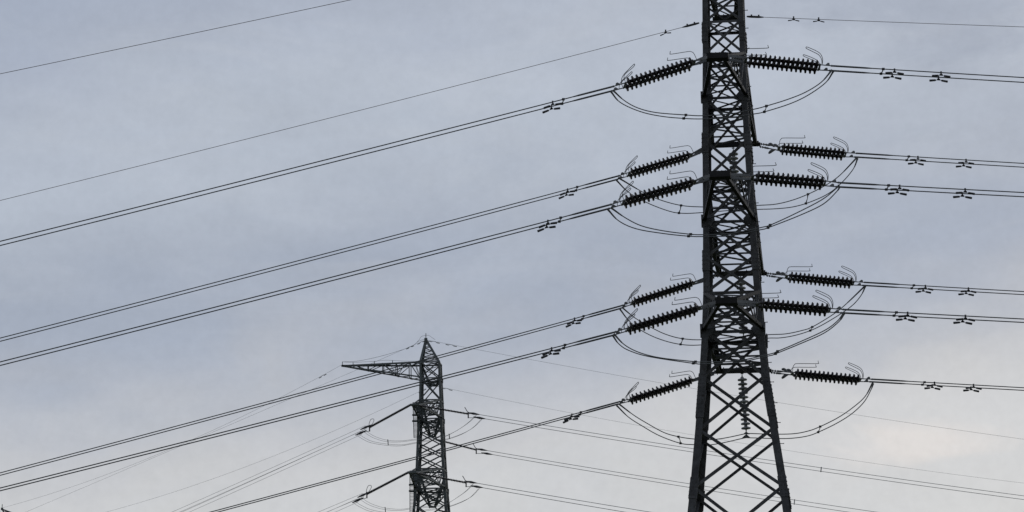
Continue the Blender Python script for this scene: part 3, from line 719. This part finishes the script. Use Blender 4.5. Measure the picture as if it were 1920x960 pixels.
# far earth wires (fitted through the pixels of a mid point as well)
def fitwire(K, pts_px, t, total, label, rad=.016, m=M_fwire, damp=()):
    P_ = [atLine(x, y, K, t) for x, y in pts_px]; h = Vector((P_[-1].x-K.x, P_[-1].y-K.y, 0)).normalized()
    # least squares for a*s + b*s^2
    S2 = S3 = S4 = T1_ = T2_ = 0
    for p in P_:
        s = (p-K).to_2d().length; d = p.z-K.z; S2 += s*s; S3 += s**3; S4 += s**4; T1_ += s*d; T2_ += s*s*d
    det = S2*S4-S3*S3; a_ = (T1_*S4-T2_*S3)/det; b_ = (S2*T2_-S3*T1_)/det; b_ = min(max(b_, 5e-5), 6e-3)
    if True:
        a_ = sum(((p.z-K.z)-b_*((p-K).to_2d().length)**2)*(p-K).to_2d().length for p in P_)/S2
    f = lambda s: K+h*s+UP*(a_*s+b_*s*s)
    r = root('earth_wire', K, label, 'wire'); wm = MB(); wm.tube([f(total*(i/70)) for i in range(71)], rad, 5); part('wire', wm, m, r)
    for px in damp:
        s_ = at_x(f, px, 60); c_ = f(s_)-UP*.12; mb = MB(); d_ = (f(s_+.3)-f(s_)).normalized()
        mb.tube([c_-d_*.75, c_-d_*.3], .055, 6); mb.tube([c_+d_*.75, c_+d_*.3], .055, 6); mb.tube([c_-d_*.4, c_+UP*.12, c_+d_*.4], .03, 5); part('vibration_damper', mb, M_fwire, r)
    return f
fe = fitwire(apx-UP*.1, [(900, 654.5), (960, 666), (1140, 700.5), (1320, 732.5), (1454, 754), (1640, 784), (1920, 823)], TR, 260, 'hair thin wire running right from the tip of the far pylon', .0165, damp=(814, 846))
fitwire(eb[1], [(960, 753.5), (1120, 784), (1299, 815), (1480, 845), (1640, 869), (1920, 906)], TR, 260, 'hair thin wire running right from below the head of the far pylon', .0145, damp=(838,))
# left side: third pylon stands where the arm tip wire ends
Z3 = 376.0; d3 = ray(4, 951.5); P3 = Vector((0, 0, CAMZ))+d3*Z3
t3 = (P3.y-tipp.y)/(P3.x-tipp.x)
L3 = (P3-tipp).to_2d().length
fitwire(tipp, [(611.7, 702), (500, 759), (380, 815), (298, 852), (203, 888), (108, 920), (27, 947.5), (4, 952)], t3, L3, 'thin grey wire from the far pylon long arm down to the corner pylon', .0145, damp=(605,))
fitwire(apx-UP*.1, [(770, 648), (705, 676), (650, 700), (560, 739), (392, 812), (203, 896), (108, 935), (49, 960)], t3, 120, 'thin grey wire from the far pylon tip crossing behind its long arm', .0145, damp=(790, 769))
fitwire(eb[0], [(780, 745), (700, 774), (540, 844), (380, 904), (215, 956)], t3, 140, 'lone faint wire descending left from the far pylon below its arm', .0145, damp=(792,))
# ---- third pylon, only the raised earth wire horn of its head shows
Y3 = P3.y+2
O3 = Vector((atY(42, 990, Y3).x, Y3, 0)); _, U3, W3_ = frame(0, 0, math.radians(-8))
lv3 = survey(O3, U3, W3_, [(975, 26, 60), (990, 25, 61), (1015, 23, 63), (1040, 21, 65)])
a = lv3[-1]; z = a[0]; zb = gz(P3.x, P3.y)+.3
while z > zb+9: z -= 2.6+(a[0]-z)*.1; lv3.append([z, a[1], a[2]+.055*(a[0]-z)])
lv3.append([zb, a[1], a[2]+.055*(a[0]-zb)])
T3 = Tower('lattice_pylon', O3, U3, W3_, lv3, 'distant pylon of which only the dark tip shows in the bottom left corner', M_steel2, lambda i: .2+.008*i, lambda i: .11+.003*i, 'far pylons')
T3.body()
for i in (0, 1, 3): T3.ring(i)
tp3 = P3-UP*.25; mb = MB(); nb = MB()
cs = [T3.c(1, 0), T3.c(0, 1), T3.c(0, 2), T3.c(1, 3)]
for k in range(4): mb.box(cs[k], tp3, .16, .16)
for q in range(1, 7):
    t0, t1 = q/8, (q+1)/8
    for k in range(4):
        A0, B1, B0 = P(cs[k], tp3, t0), P(cs[(k+1) % 4], tp3, t1), P(cs[(k+1) % 4], tp3, t0); nb.box(A0, B1, .08, .08); nb.box(A0, B0, .07, .07)
ho = part('earth_wire_horn', mb, M_steel2, T3.root); part('lattice', nb, M_steel2, ho)
pn = MB(); pn.box(tp3-UP*.15, tp3+UP*.2, .3, .3); pn.tube([tp3, tp3+UP*.75], .05, 6); part('pin', pn, M_steel2, ho)
T3.footings()
